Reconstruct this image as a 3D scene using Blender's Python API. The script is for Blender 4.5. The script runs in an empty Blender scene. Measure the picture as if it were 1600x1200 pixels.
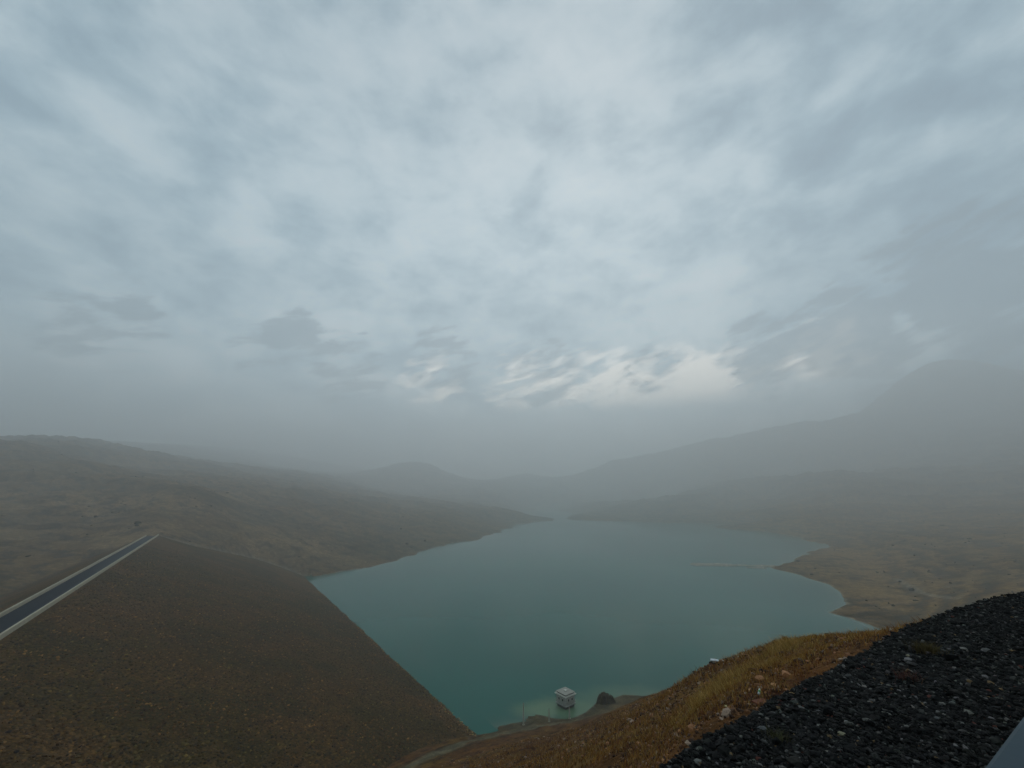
import bpy, math, random
import numpy as np
random.seed(7); rng = np.random.default_rng(7)
S = bpy.context.scene; COL = S.collection
R = math.radians

# ------------------------------------------------------------------ camera
CAM_Z = 60.0                      # metres above the lake
PITCH = 15.4                      # looking slightly up
FPX = 640.0                       # focal length in pixels of the 1600 px wide photograph
cam_d = bpy.data.cameras.new('camera'); cam = bpy.data.objects.new('camera', cam_d); COL.objects.link(cam)
cam.location = (0, 0, CAM_Z); cam.rotation_euler = (R(90+PITCH), 0, 0)
cam_d.sensor_width = 36; cam_d.lens = 36*FPX/1600; cam_d.clip_start = 0.05; cam_d.clip_end = 30000
S.camera = cam

# ------------------------------------------------------------------ light, sky, exposure
SUN_EL, SUN_AZ = 48, 12
EXPOSURE = -0.38
HAZE_DENS = 0.00092
HAZE_TOP = 830
BRK_AMT, BRK_COL, SCR_AMT = 1.0, (3.3, 3.0, 2.6), .75
S.view_settings.view_transform = 'Standard'; S.view_settings.look = 'None'
S.view_settings.exposure = EXPOSURE; S.view_settings.gamma = 1
S.cycles.use_denoising = True
S.cycles.volume_bounces = 6; S.cycles.max_bounces = 8; S.cycles.diffuse_bounces = 2
S.cycles.sample_clamp_indirect = 2.0; S.cycles.sample_clamp_direct = 6.0; S.cycles.caustics_reflective = False; S.cycles.caustics_refractive = False
sd_ = bpy.data.lights.new('sun', 'SUN'); sd_.energy = 0.5; sd_.angle = R(40); sd_.color = (1, .96, .9)
sun = bpy.data.objects.new('sun', sd_); COL.objects.link(sun)
sun.rotation_euler = (R(90-SUN_EL), 0, R(180-SUN_AZ))

class NT:
    """small helper for writing node trees"""
    def __init__(s, tree): s.t = tree; s.n = tree.nodes; s.l = tree.links
    def put(s, sock, v):
        if hasattr(v, 'is_output'): s.l.new(v, sock)
        elif v is not None:
            if isinstance(v, (tuple, list)) and len(v) == 3 and sock.type == 'RGBA': v = (*v, 1)
            sock.default_value = v
    def m(s, op, a, b=None, c=None, clamp=False):
        n = s.n.new('ShaderNodeMath'); n.operation = op; n.use_clamp = clamp
        for i, v in enumerate((a, b, c)):
            if v is not None: s.put(n.inputs[i], v)
        return n.outputs[0]
    def vm(s, op, a, b=None):
        n = s.n.new('ShaderNodeVectorMath'); n.operation = op; s.put(n.inputs[0], a)
        if b is not None: s.put(n.inputs[1], b)
        return n.outputs['Value'] if op in ('DOT_PRODUCT', 'LENGTH', 'DISTANCE') else n.outputs[0]
    def mix(s, f, a, b, mode='MIX'):
        n = s.n.new('ShaderNodeMix'); n.data_type = 'RGBA'; n.blend_type = mode
        s.put(n.inputs[0], f); s.put(n.inputs[6], a); s.put(n.inputs[7], b); return n.outputs[2]
    def noise(s, vec, scale, det=6, rough=.55, dist=0, out=0):
        n = s.n.new('ShaderNodeTexNoise'); s.put(n.inputs['Vector'], vec)
        n.inputs['Scale'].default_value = scale; n.inputs['Detail'].default_value = det
        n.inputs['Roughness'].default_value = rough; n.inputs['Distortion'].default_value = dist
        return n.outputs[out]
    def voro(s, vec, scale, out='Color', feat='F1'):
        n = s.n.new('ShaderNodeTexVoronoi'); n.feature = feat; s.put(n.inputs['Vector'], vec); n.inputs['Scale'].default_value = scale
        return n.outputs[out]
    def ss(s, x, a, b):
        n = s.n.new('ShaderNodeMapRange'); n.interpolation_type = 'SMOOTHSTEP'; s.put(n.inputs[0], x)
        n.inputs[1].default_value = a; n.inputs[2].default_value = b; return n.outputs[0]
    def ramp(s, x, stops):
        n = s.n.new('ShaderNodeValToRGB'); s.put(n.inputs[0], x); e = n.color_ramp.elements
        while len(e) < len(stops): e.new(0.5)
        for i, (p, c) in enumerate(stops): e[i].position = p; e[i].color = (*c, 1)
        return n.outputs[0]

def view_dir(px, py):
    """unit direction from the view point through a point of the photograph"""
    u = (px-800)/FPX; v = (600-py)/FPX; cp, sp = math.cos(R(PITCH)), math.sin(R(PITCH))
    d = np.array([u, cp - v*sp, v*cp + sp]); return d/np.linalg.norm(d)

world = bpy.data.worlds.new('World'); S.world = world; world.use_nodes = True
w = NT(world.node_tree); w.n.clear()
tc = w.n.new('ShaderNodeTexCoord').outputs['Generated']
sky = w.n.new('ShaderNodeTexSky'); sky.sky_type = 'NISHITA'; sky.sun_disc = False
sky.sun_elevation = R(SUN_EL); sky.sun_rotation = R(SUN_AZ)
sep = w.n.new('ShaderNodeSeparateXYZ'); w.l.new(tc, sep.inputs[0]); X, Y, Z = sep.outputs
zz = w.m('ADD', w.m('MAXIMUM', Z, 0.0), .55)
cmb = w.n.new('ShaderNodeCombineXYZ'); w.l.new(w.m('DIVIDE', X, zz), cmb.inputs[0]); w.l.new(w.m('DIVIDE', Y, zz), cmb.inputs[1]); cmb.inputs[2].default_value = .37
P = cmb.outputs[0]
def mapped(vec, scl, loc=(0, 0, 0), rot=(0, 0, 0)):
    n = w.n.new('ShaderNodeMapping'); w.l.new(vec, n.inputs[0]); n.inputs['Rotation'].default_value = tuple(R(a) for a in rot)
    n.inputs['Scale'].default_value = scl; n.inputs['Location'].default_value = loc; return n.outputs[0]
n_big = w.noise(mapped(tc, (1, 1, 1.7), (.3, .1, 0)), 2.6, 4, .55, .15)
n_mid = w.noise(mapped(tc, (1, 1, 1.9), (3.1, 2, 0), (0, 18, 0)), 7.0, 8, .56, .2)
n_fin = w.noise(mapped(P, (1, .8, 1), (7, 1, 0)), 8.0, 8, .60, .15)
def lobe(px, py, deg):
    """soft bright or dark area of cloud centred on a sky direction"""
    d = view_dir(px, py); k = w.vm('DOT_PRODUCT', w.vm('NORMALIZE', tc), tuple(d))
    return w.ss(k, math.cos(R(deg)), 1.0)
B = w.m('SUBTRACT', w.m('MULTIPLY', n_big, .65), .30)
B = w.m('ADD', B, w.m('MULTIPLY', n_mid, .95))
B = w.m('ADD', B, w.m('MULTIPLY', n_fin, .38))
for (px, py, dg, amt) in [(960, 60, 11, .10), (790, 110, 12, .08), (1100, 210, 11, .12), (650, 210, 16, .08), (200, 270, 12, .05), (850, 260, 20, .02), (330, 40, 20, .04),
                          (1450, 130, 28, -.12), (60, 160, 26, -.08), (1020, 170, 7, -.08), (1560, 420, 18, -.05), (700, 30, 9, -.06)]:
    B = w.m('ADD', B, w.m('MULTIPLY', lobe(px, py, dg), amt))
cloud = w.ramp(B, [(.38, (.20, .39, .57)), (.51, (.35, .59, .77)), (.62, (.63, .90, 1.06)), (.79, (1.15, 1.38, 1.48)), (.98, (1.5, 1.65, 1.7))])
def lobes(items):
    r_ = None
    for (px, py, dg, amt) in items:
        v_ = w.m('MULTIPLY', lobe(px, py, dg), amt); r_ = v_ if r_ is None else w.m('ADD', r_, v_)
    return r_
# low down the clouds are seen edge on: long streaks leaning up to the right
az_ = w.m('ARCTAN2', X, Y); el_ = w.m('ARCSINE', Z)
cmb2 = w.n.new('ShaderNodeCombineXYZ'); w.l.new(w.m('SUBTRACT', az_, w.m('MULTIPLY', el_, .8)), cmb2.inputs[0]); w.l.new(w.m('SUBTRACT', w.m('MULTIPLY', el_, 2.6), w.m('MULTIPLY', az_, .35)), cmb2.inputs[1])
n_tex = w.noise(cmb2.outputs[0], 12.0, 9, .62, .3); n_scr = w.noise(w.vm('ADD', cmb2.outputs[0], (3.3, 1.2, 0)), 11.0, 9, .62, .3)
# break in the cloud low over the valley: pale warm light behind ragged dark scraps
BRK = lobes([(1130, 602, 6, .34), (1050, 604, 7, .34), (1290, 562, 7, .34), (940, 607, 8, .36), (820, 602, 8, .34), (680, 597, 7, .28), (1060, 580, 13, .10)])
brk = w.m('MULTIPLY', w.ss(w.m('ADD', BRK, w.m('MULTIPLY', n_tex, 1.5)), .90, 1.28), BRK_AMT, clamp=True)
brk = w.m('MULTIPLY', w.m('MULTIPLY', brk, w.ss(BRK, .04, .2)), w.m('MULTIPLY', w.ss(el_, R(10.5), R(13.5)), w.ss(el_, R(25), R(16))))
cloud = w.mix(brk, cloud, BRK_COL)
SCR = lobes([(1190, 555, 7, .42), (1310, 500, 5, .40), (1540, 480, 14, .34), (545, 575, 7, .36), (460, 515, 4, .36), (160, 510, 7, .36), (690, 565, 7, .34), (410, 545, 5, .30), (1340, 560, 5, .4), (850, 585, 7, .32), (1010, 575, 5, .3), (1500, 453, 5, .4)])
scr = w.m('MULTIPLY', w.ss(w.m('ADD', SCR, w.m('MULTIPLY', n_scr, 1.7)), 1.0, 1.30), w.ss(SCR, .05, .2))
cloud = w.mix(w.m('MULTIPLY', scr, SCR_AMT), cloud, (.10, .20, .30))
cloud = w.mix(w.ss(Z, .14, .0), cloud, (.70, .73, .73))
cloud = w.mix(1.0, cloud, w.ramp(Z, [(0, (1.5, 1.5, 1.5)), (.24, (1.42, 1.42, 1.42)), (.42, (.84, .85, .86)), (.75, (.52, .54, .56)), (1, (.45, .46, .48))]), 'MULTIPLY')
skyc = w.mix(1.0, sky.outputs[0], (.1, .1, .1), 'MULTIPLY')
tot = w.mix(.93, skyc, cloud)
bg = w.n.new('ShaderNodeBackground'); w.l.new(tot, bg.inputs[0]); bg.inputs[1].default_value = 1.0
wo = w.n.new('ShaderNodeOutputWorld'); w.l.new(bg.outputs[0], wo.inputs[0])

# ------------------------------------------------------------------ numpy noise and helpers
_perm = rng.permutation(512).astype(np.int64); _perm = np.concatenate([_perm, _perm])
_grad = rng.normal(size=(512, 2)); _grad /= np.linalg.norm(_grad, axis=1, keepdims=True)
def perlin(x, y):
    xi = np.floor(x).astype(np.int64); yi = np.floor(y).astype(np.int64); fx = x-xi; fy = y-yi
    u = fx*fx*fx*(fx*(fx*6-15)+10); v = fy*fy*fy*(fy*(fy*6-15)+10)
    def g(ix, iy, dx, dy):
        h = _perm[(_perm[ix & 511] + iy) & 511]; return _grad[h, 0]*dx + _grad[h, 1]*dy
    a = g(xi, yi, fx, fy); b = g(xi+1, yi, fx-1, fy); c = g(xi, yi+1, fx, fy-1); d = g(xi+1, yi+1, fx-1, fy-1)
    return ((a*(1-u)+b*u)*(1-v) + (c*(1-u)+d*u)*v)*1.5
def fbm(x, y, wl, octs=4, gain=.5, off=0.):
    s = 0; a = 1; t = 0
    for i in range(octs):
        s = s + a*perlin(x/wl+off+i*17.3, y/wl-off+i*9.1); t += a; a *= gain; wl /= 2.03
    return s/t
def sstep(x, a, b):
    t = np.clip((x-a)/(b-a), 0, 1); return t*t*(3-2*t)

def on_plane(px, py, z):
    d = view_dir(px, py); t = (z-CAM_Z)/d[2]; return np.array([d[0]*t, d[1]*t])

def link(name, me, mat=None, parent=None):
    o = bpy.data.objects.new(name, me); COL.objects.link(o)
    if mat: me.materials.append(mat)
    if parent: o.parent = parent
    return o
def np_mesh(name, V, F, cols=None, smooth=True, attrs=None):
    """V (n,3), F (m,k) all faces of the same size"""
    me = bpy.data.meshes.new(name); V = np.asarray(V, np.float32); F = np.asarray(F, np.int32)
    me.vertices.add(len(V)); me.vertices.foreach_set('co', V.ravel())
    k = F.shape[1]; me.loops.add(F.size); me.loops.foreach_set('vertex_index', F.ravel())
    me.polygons.add(len(F)); me.polygons.foreach_set('loop_start', np.arange(len(F), dtype=np.int32)*k)
    me.polygons.foreach_set('loop_total', np.full(len(F), k, np.int32))
    me.polygons.foreach_set('use_smooth', np.full(len(F), smooth, bool))
    me.update(calc_edges=True)
    if cols is not None:
        c = np.ones((len(V), 4), np.float32); c[:, :3] = cols
        a = me.color_attributes.new('Col', 'FLOAT_COLOR', 'POINT'); a.data.foreach_set('color', c.ravel())
    for n_, v_ in (attrs or {}).items():
        a = me.attributes.new(n_, 'FLOAT', 'POINT'); a.data.foreach_set('value', np.asarray(v_, np.float32))
    return me
def grid_faces(nr, nc):
    i = np.arange(nr-1)[:, None]*nc + np.arange(nc-1)[None, :]
    return np.stack([i, i+1, i+nc+1, i+nc], -1).reshape(-1, 4)
def tag(o, label=None, cat=None, group=None, kind=None):
    if label: o['label'] = label
    if cat: o['category'] = cat
    if group: o['group'] = group
    if kind: o['kind'] = kind
    return o
def thing(name, label, cat, loc=(0, 0, 0), rz=0, group=None):
    o = bpy.data.objects.new(name, None); COL.objects.link(o); o.location = loc; o.rotation_euler = (0, 0, rz)
    return tag(o, label, cat, group)

class MB:
    """collects boxes, rods and prisms for one mesh"""
    def __init__(s): s.v = []; s.f = []
    def add(s, vs, fs):
        n = len(s.v); s.v += [tuple(map(float, v)) for v in vs]; s.f += [tuple(n+i for i in f) for f in fs]; return s
    def box(s, x0, x1, y0, y1, z0, z1):
        return s.add([(x0, y0, z0), (x1, y0, z0), (x1, y1, z0), (x0, y1, z0), (x0, y0, z1), (x1, y0, z1), (x1, y1, z1), (x0, y1, z1)],
                     [(0, 3, 2, 1), (4, 5, 6, 7), (0, 1, 5, 4), (1, 2, 6, 5), (2, 3, 7, 6), (3, 0, 4, 7)])
    def rod(s, a, b, r0, r1=None, n=10):
        r1 = r0 if r1 is None else r1; a = np.array(a, float); b = np.array(b, float); d = b-a; d /= np.linalg.norm(d)
        h = np.array([0, 0, 1.]) if abs(d[2]) < .9 else np.array([1., 0, 0]); p = np.cross(d, h); p /= np.linalg.norm(p); q = np.cross(d, p)
        vs = [c + r*(math.cos(t)*p+math.sin(t)*q) for c, r in ((a, r0), (b, r1)) for t in [2*math.pi*i/n for i in range(n)]]
        return s.add(vs, [(i, (i+1) % n, n+(i+1) % n, n+i) for i in range(n)] + [tuple(range(n))[::-1], tuple(range(n, 2*n))])
    def loft(s, rings):
        n = len(rings[0]); vs = [v for r in rings for v in r]; fs = []
        for k in range(len(rings)-1): fs += [(k*n+i, k*n+(i+1) % n, (k+1)*n+(i+1) % n, (k+1)*n+i) for i in range(n)]
        fs += [tuple(range(n))[::-1], tuple(range((len(rings)-1)*n, len(rings)*n))]; return s.add(vs, fs)
    def build(s, name, mat, parent=None, bevel=0, smooth=False):
        me = bpy.data.meshes.new(name); me.from_pydata(s.v, [], s.f); me.update()
        import bmesh
        b = bmesh.new(); b.from_mesh(me); bmesh.ops.recalc_face_normals(b, faces=b.faces)
        if bevel: bmesh.ops.bevel(b, geom=[e for e in b.edges if e.calc_face_angle(0) > .5], offset=bevel, segments=2, affect='EDGES', profile=.6)
        b.to_mesh(me); b.free()
        if smooth: me.polygons.foreach_set('use_smooth', [True]*len(me.polygons))
        return link(name, me, mat, parent)

_t = (1+5**.5)/2
ICO = np.array([(-1, _t, 0), (1, _t, 0), (-1, -_t, 0), (1, -_t, 0), (0, -1, _t), (0, 1, _t), (0, -1, -_t), (0, 1, -_t), (_t, 0, -1), (_t, 0, 1), (-_t, 0, -1), (-_t, 0, 1)])/1.902
ICF = np.array([(0, 11, 5), (0, 5, 1), (0, 1, 7), (0, 7, 10), (0, 10, 11), (1, 5, 9), (5, 11, 4), (11, 10, 2), (10, 7, 6), (7, 1, 8), (3, 9, 4), (3, 4, 2), (3, 2, 6), (3, 6, 8), (3, 8, 9), (4, 9, 5), (2, 4, 11), (6, 2, 10), (8, 6, 7), (9, 8, 1)])
def stones(x, y, z, size, cols, flat=(.35, .75), smooth=False, sink=.25, tilt=.35):
    n = len(x); v = np.repeat(ICO[None], n, 0)*(1+rng.uniform(-.28, .28, (n, 12, 1)))
    sc3 = np.stack([rng.uniform(.8, 1.3, n), rng.uniform(.5, .95, n), rng.uniform(flat[0], flat[1], n)], 1)
    v = v*sc3[:, None, :]*(size*.5)[:, None, None]
    a = rng.normal(0, tilt, n); ca, sa = np.cos(a)[:, None], np.sin(a)[:, None]
    v = np.stack([v[..., 0], v[..., 1]*ca-v[..., 2]*sa, v[..., 1]*sa+v[..., 2]*ca], -1)
    a = rng.uniform(0, 2*math.pi, n); ca, sa = np.cos(a)[:, None], np.sin(a)[:, None]
    v = np.stack([v[..., 0]*ca-v[..., 1]*sa, v[..., 0]*sa+v[..., 1]*ca, v[..., 2]], -1)
    v += np.stack([x, y, z+size*sc3[:, 2]*.5*(1-sink*2)], -1)[:, None, :]
    F = (ICF[None]+(np.arange(n)*12)[:, None, None]).reshape(-1, 3)
    return np_mesh('stones', v.reshape(-1, 3), F, np.repeat(cols, 12, 0), smooth)

# ------------------------------------------------------------------ materials
def mat(name, base=(.3, .3, .3), rough=.8, spec=.3, metal=0):
    m_ = bpy.data.materials.new(name); m_.use_nodes = True; t = NT(m_.node_tree); t.n.clear()
    bs = t.n.new('ShaderNodeBsdfPrincipled'); o = t.n.new('ShaderNodeOutputMaterial'); t.l.new(bs.outputs[0], o.inputs[0])
    bs.inputs['Base Color'].default_value = (*base, 1); bs.inputs['Roughness'].default_value = rough
    bs.inputs['Specular IOR Level'].default_value = spec; bs.inputs['Metallic'].default_value = metal
    t.bs = bs; t.obj = t.n.new('ShaderNodeTexCoord').outputs['Object']; t.geo = t.n.new('ShaderNodeNewGeometry').outputs['Position']
    return m_, t
def attr(t, name):
    n = t.n.new('ShaderNodeAttribute'); n.attribute_name = name; return n
def bump(t, h, dist=.1, strength=1.0, prev=None):
    n = t.n.new('ShaderNodeBump'); n.inputs['Strength'].default_value = strength; n.inputs['Distance'].default_value = dist
    t.put(n.inputs['Height'], h)
    if prev is not None: t.l.new(prev, n.inputs['Normal'])
    t.l.new(n.outputs[0], t.bs.inputs['Normal']); return n.outputs[0]
def weathered(name, base, amt=.35, scale=3, rough=.8, spec=.3, metal=0, bmp=.004):
    m_, t = mat(name, base, rough, spec, metal)
    n = t.noise(t.geo, scale, 7, .6, .3); n2 = t.noise(t.geo, scale*9, 4, .6)
    f = t.m('MULTIPLY', t.m('SUBTRACT', t.m('ADD', n, t.m('MULTIPLY', n2, .5)), .75), amt*3)
    c = t.mix(1.0, base, t.ramp(t.m('ADD', f, .5), [(0, (1-amt,)*3), (1, (1+amt,)*3)]), 'MULTIPLY')
    t.l.new(c, t.bs.inputs['Base Color']); bump(t, n2, bmp); return m_

# terrain
m_ter, t = mat('terrain', rough=.95, spec=.05)
vc = attr(t, 'Col').outputs['Color']
n1 = t.noise(t.geo, .35, 8, .65, .4); n2 = t.noise(t.geo, 3.0, 6, .7); n3 = t.noise(t.geo, 14., 3, .7)
f = t.m('ADD', t.m('ADD', t.m('MULTIPLY', n1, .9), t.m('MULTIPLY', n2, .8)), t.m('MULTIPLY', n3, .5))
c = t.mix(1.0, vc, t.ramp(t.m('MULTIPLY', f, .45), [(.36, (.28, .28, .28)), (.5, (.9, .9, .9)), (.62, (2.0, 1.9, 1.75))]), 'MULTIPLY')
t.l.new(c, t.bs.inputs['Base Color']); pv = bump(t, n1, 1.2, .7); bump(t, n2, .12, .8, pv)
# dam
m_dam, t = mat('riprap_face', rough=.95, spec=.05)
v1 = t.voro(t.geo, 2.6, 'Color'); d1 = t.voro(t.geo, 2.6, 'Distance'); sp1 = t.n.new('ShaderNodeSeparateColor'); t.l.new(v1, sp1.inputs[0])
v2 = t.voro(t.geo, 6.5, 'Color'); sp2 = t.n.new('ShaderNodeSeparateColor'); t.l.new(v2, sp2.inputs[0])
nb = t.noise(t.geo, .045, 5, .6, .3)
base = t.mix(t.ss(nb, .40, .60), (.060, .038, .010), (.112, .056, .016))
k = t.m('ADD', t.m('MULTIPLY', t.m('POWER', sp1.outputs[0], 3.0), 1.1), t.m('ADD', t.m('MULTIPLY', sp2.outputs[1], .5), .35))
c = t.mix(1.0, base, t.ramp(t.m('MULTIPLY', k, .5), [(0, (0, 0, 0)), (1, (2, 2, 2))]), 'MULTIPLY')
t.l.new(c, t.bs.inputs['Base Color']); bump(t, d1, -.25, .9)
# stones with their own colour
m_stone, t = mat('stone', rough=.75, spec=.12)
t.l.new(t.mix(1.0, attr(t, 'Col').outputs['Color'], t.ramp(t.noise(t.geo, 60, 4, .7), [(.3, (.6, .6, .6)), (.7, (1.4, 1.4, 1.4))]), 'MULTIPLY'), t.bs.inputs['Base Color'])
m_veg, t = mat('dry_plant', rough=.9, spec=.05)
t.l.new(attr(t, 'Col').outputs['Color'], t.bs.inputs['Base Color'])
m_pad, t = mat('gravel_bed', rough=.95, spec=.05)
v = t.voro(t.geo, 38, 'Color'); sp = t.n.new('ShaderNodeSeparateColor'); t.l.new(v, sp.inputs[0])
t.l.new(t.ramp(sp.outputs[0], [(0, (.006, .006, .005)), (.7, (.022, .023, .021)), (.93, (.06, .06, .055)), (1, (.16, .16, .15))]), t.bs.inputs['Base Color'])
bump(t, t.voro(t.geo, 38, 'Distance'), -.02, 1)
# water
m_wat, t = mat('lake_water', rough=.12, spec=.12)
t.bs.inputs['IOR'].default_value = 1.33
sh = attr(t, 'shallow').outputs['Fac']; cov = attr(t, 'cove').outputs['Fac']
nw = t.noise(t.geo, .012, 4, .5)
c = t.mix(t.ss(nw, .3, .7), (.0, .090, .068), (.0, .106, .079))
c = t.mix(t.m('MULTIPLY', sh, .7), c, (.10, .14, .10)); c = t.mix(cov, c, (.14, .22, .12))
t.l.new(c, t.bs.inputs['Base Color'])
mp = t.n.new('ShaderNodeMapping'); t.l.new(t.geo, mp.inputs[0]); mp.inputs['Rotation'].default_value = (0, 0, .4); mp.inputs['Scale'].default_value = (1, .45, 1)
r1 = t.noise(mp.outputs[0], 1.4, 3, .6); r2 = t.noise(mp.outputs[0], .15, 3, .5)
pv = bump(t, r1, .015, .4); bump(t, r2, .03, .3, pv)
t.l.new(t.m('ADD', t.m('MULTIPLY', t.noise(t.geo, .004, 3, .5, .3), .16), .02), t.bs.inputs['Roughness'])

m_asph = weathered('wet_asphalt', (.008, .014, .022), .3, .6, .8, .08)
m_conc = weathered('pale_concrete', (.42, .37, .27), .3, .8, .85, .1)
m_wall = weathered('grey_render', (.34, .33, .30), .35, 1.2, .85)
m_trim = weathered('pale_trim', (.62, .60, .52), .2, 2, .7)
m_roof = weathered('roof_slab', (.33, .31, .26), .3, 1.5, .8)
m_darkm = weathered('dark_steel', (.035, .035, .033), .3, 5, .5, .5)
m_glass, t = mat('dark_glass', (.01, .013, .014), .1, .6)
m_pole = weathered('galvanised_steel', (.42, .41, .34), .25, 4, .5, .5, .3)
m_white = weathered('white_sheet', (.62, .66, .68), .12, 3, .35, .5)
m_barr = weathered('blue_grey_paint', (.016, .040, .056), .12, 3, .5, .25, bmp=.0005)
m_plast = weathered('clear_plastic', (.55, .6, .58), .1, 10, .2, .6)
m_green = weathered('green_label', (.05, .25, .06), .2, 10, .4)
m_rust = weathered('rusty_sheet', (.16, .05, .02), .4, 8, .8)

# ------------------------------------------------------------------ dam axes (all numbers in metres)
ZC = 35.0
e0, e1 = on_plane(0, 1018, ZC), on_plane(240, 838, ZC)          # upstream edge of the crest
w0, w1 = on_plane(720, 1142, 0), on_plane(485, 905, 0)          # waterline
dd = (w1-w0)/np.linalg.norm(w1-w0); de = (e1-e0)/np.linalg.norm(e1-e0)
AX = (dd+de)/np.linalg.norm(dd+de); NX = np.array([AX[1], -AX[0]])   # NX points to the lake
if NX @ (w0-e0) < 0: NX = -NX
C0 = .5*(NX@e0+NX@e1); C1 = .5*(NX@w0+NX@w1); SL = ZC/(C1-C0); CW = 6.4
print('dam slope 1:%.2f  c0 %.1f c1 %.1f  s %.1f..%.1f' % (1/SL, C0, C1, AX@e0, AX@e1))
def sc(x, y): return x*AX[0]+y*AX[1], x*NX[0]+y*NX[1]
def dam_z(c): return np.where(c > C0, ZC-(c-C0)*SL, np.where(c < C0-CW, ZC-(C0-CW-c)/2.2, ZC))
def dam_pix(px, py):
    """where the sight line meets the upstream face plane"""
    d = view_dir(px, py); k = d[0]*NX[0]+d[1]*NX[1]
    t_ = (ZC+C0*SL-CAM_Z)/(d[2]+k*SL); return d[0]*t_, d[1]*t_
gf = [sc(*dam_pix(*p)) for p in [(300, 853), (400, 874), (450, 891), (485, 905)]]
S_END = float(AX@e1)
gf_c = np.array([C0-120, C0] + [g[1] for g in gf] + [C1+40]); gf_s = np.array([S_END-60, S_END] + [g[0] for g in gf] + [gf[-1][0]+10])
o_ = np.argsort(gf_c); gf_c, gf_s = gf_c[o_], gf_s[o_]
gn = [sc(*dam_pix(*p)) for p in [(600, 1200), (660, 1170), (720, 1142)]]
gn_c = np.array([C0-60, C0] + [g[1] for g in gn] + [C1+60]); gn_s = np.array([-60, gn[0][0]-60] + [g[0] for g in gn] + [gn[-1][0]-5])
o_ = np.argsort(gn_c); gn_c, gn_s = gn_c[o_], gn_s[o_]
print('far groin', gf_c, gf_s, 'near groin', gn_c, gn_s)

# ------------------------------------------------------------------ lake outline
LK = [(765, 1150), (485, 905), (505, 899), (540, 892), (575, 886), (600, 880), (622, 876), (650, 864), (682, 855), (700, 853), (713, 848), (738, 845), (758, 840),
      (775, 832), (800, 822), (814, 818), (862, 813.5), (868, 811), (845, 807), (815, 805), (806, 802), (830, 798), (852, 795.5), (875, 799), (902, 802), (884, 808.5), (892, 812.5),
      (945, 814), (1000, 816), (1040, 817.5), (1090, 817), (1129, 819.5), (1112, 825), (1150, 828), (1195, 831), (1222, 835), (1245, 840), (1270, 847), (1297, 854), (1278, 860),
      (1240, 871), (1233, 876), (1212, 884), (1213, 888), (1235, 895), (1262, 903), (1298, 914), (1306, 922), (1318, 930), (1322, 942), (1316, 947), (1297, 957), (1330, 966), (1362, 978), (1378, 986),
      (1340, 1003), (1270, 1018), (1190, 1040), (1120, 1058), (1060, 1082), (1005, 1088), (975, 1085), (958, 1092), (930, 1098), (915, 1112), (900, 1119), (885, 1123), (868, 1122), (850, 1117), (832, 1115), (818, 1119), (822, 1127),
      (800, 1130), (775, 1135), (745, 1141)]
LKW = np.array([on_plane(px, py, 0) for px, py in LK])
# the water also reaches under the foot of the dam
LKW[1] = LKW[1] - NX*12; LKW[0] = LKW[0] - NX*4
LKW = np.vstack([LKW, w0 - NX*14])
SPIT = [(on_plane(1095, 882, 0), on_plane(1125, 882.5, 0), 7), (on_plane(1125, 882.5, 0), on_plane(1208, 885, 0), 4.2), (on_plane(1172, 887, 0), on_plane(1192, 887.5, 0), 4.), (on_plane(832, 798, 0), on_plane(842, 797.5, 0), 14.)]
def lake_sd(x, y):
    d2 = np.full(x.shape, 1e12); ins = np.zeros(x.shape, bool); n = len(LKW)
    for i in range(n):
        ax, ay = LKW[i]; bx, by = LKW[(i+1) % n]; ex, ey = bx-ax, by-ay
        t_ = np.clip(((x-ax)*ex+(y-ay)*ey)/(ex*ex+ey*ey+1e-9), 0, 1)
        d2 = np.minimum(d2, (x-ax-t_*ex)**2+(y-ay-t_*ey)**2)
        if abs(ey) > 1e-9: ins ^= ((ay > y) != (by > y)) & (x < ax+(y-ay)*ex/ey)
    return np.where(ins, -1, 1)*np.sqrt(d2)

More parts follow.
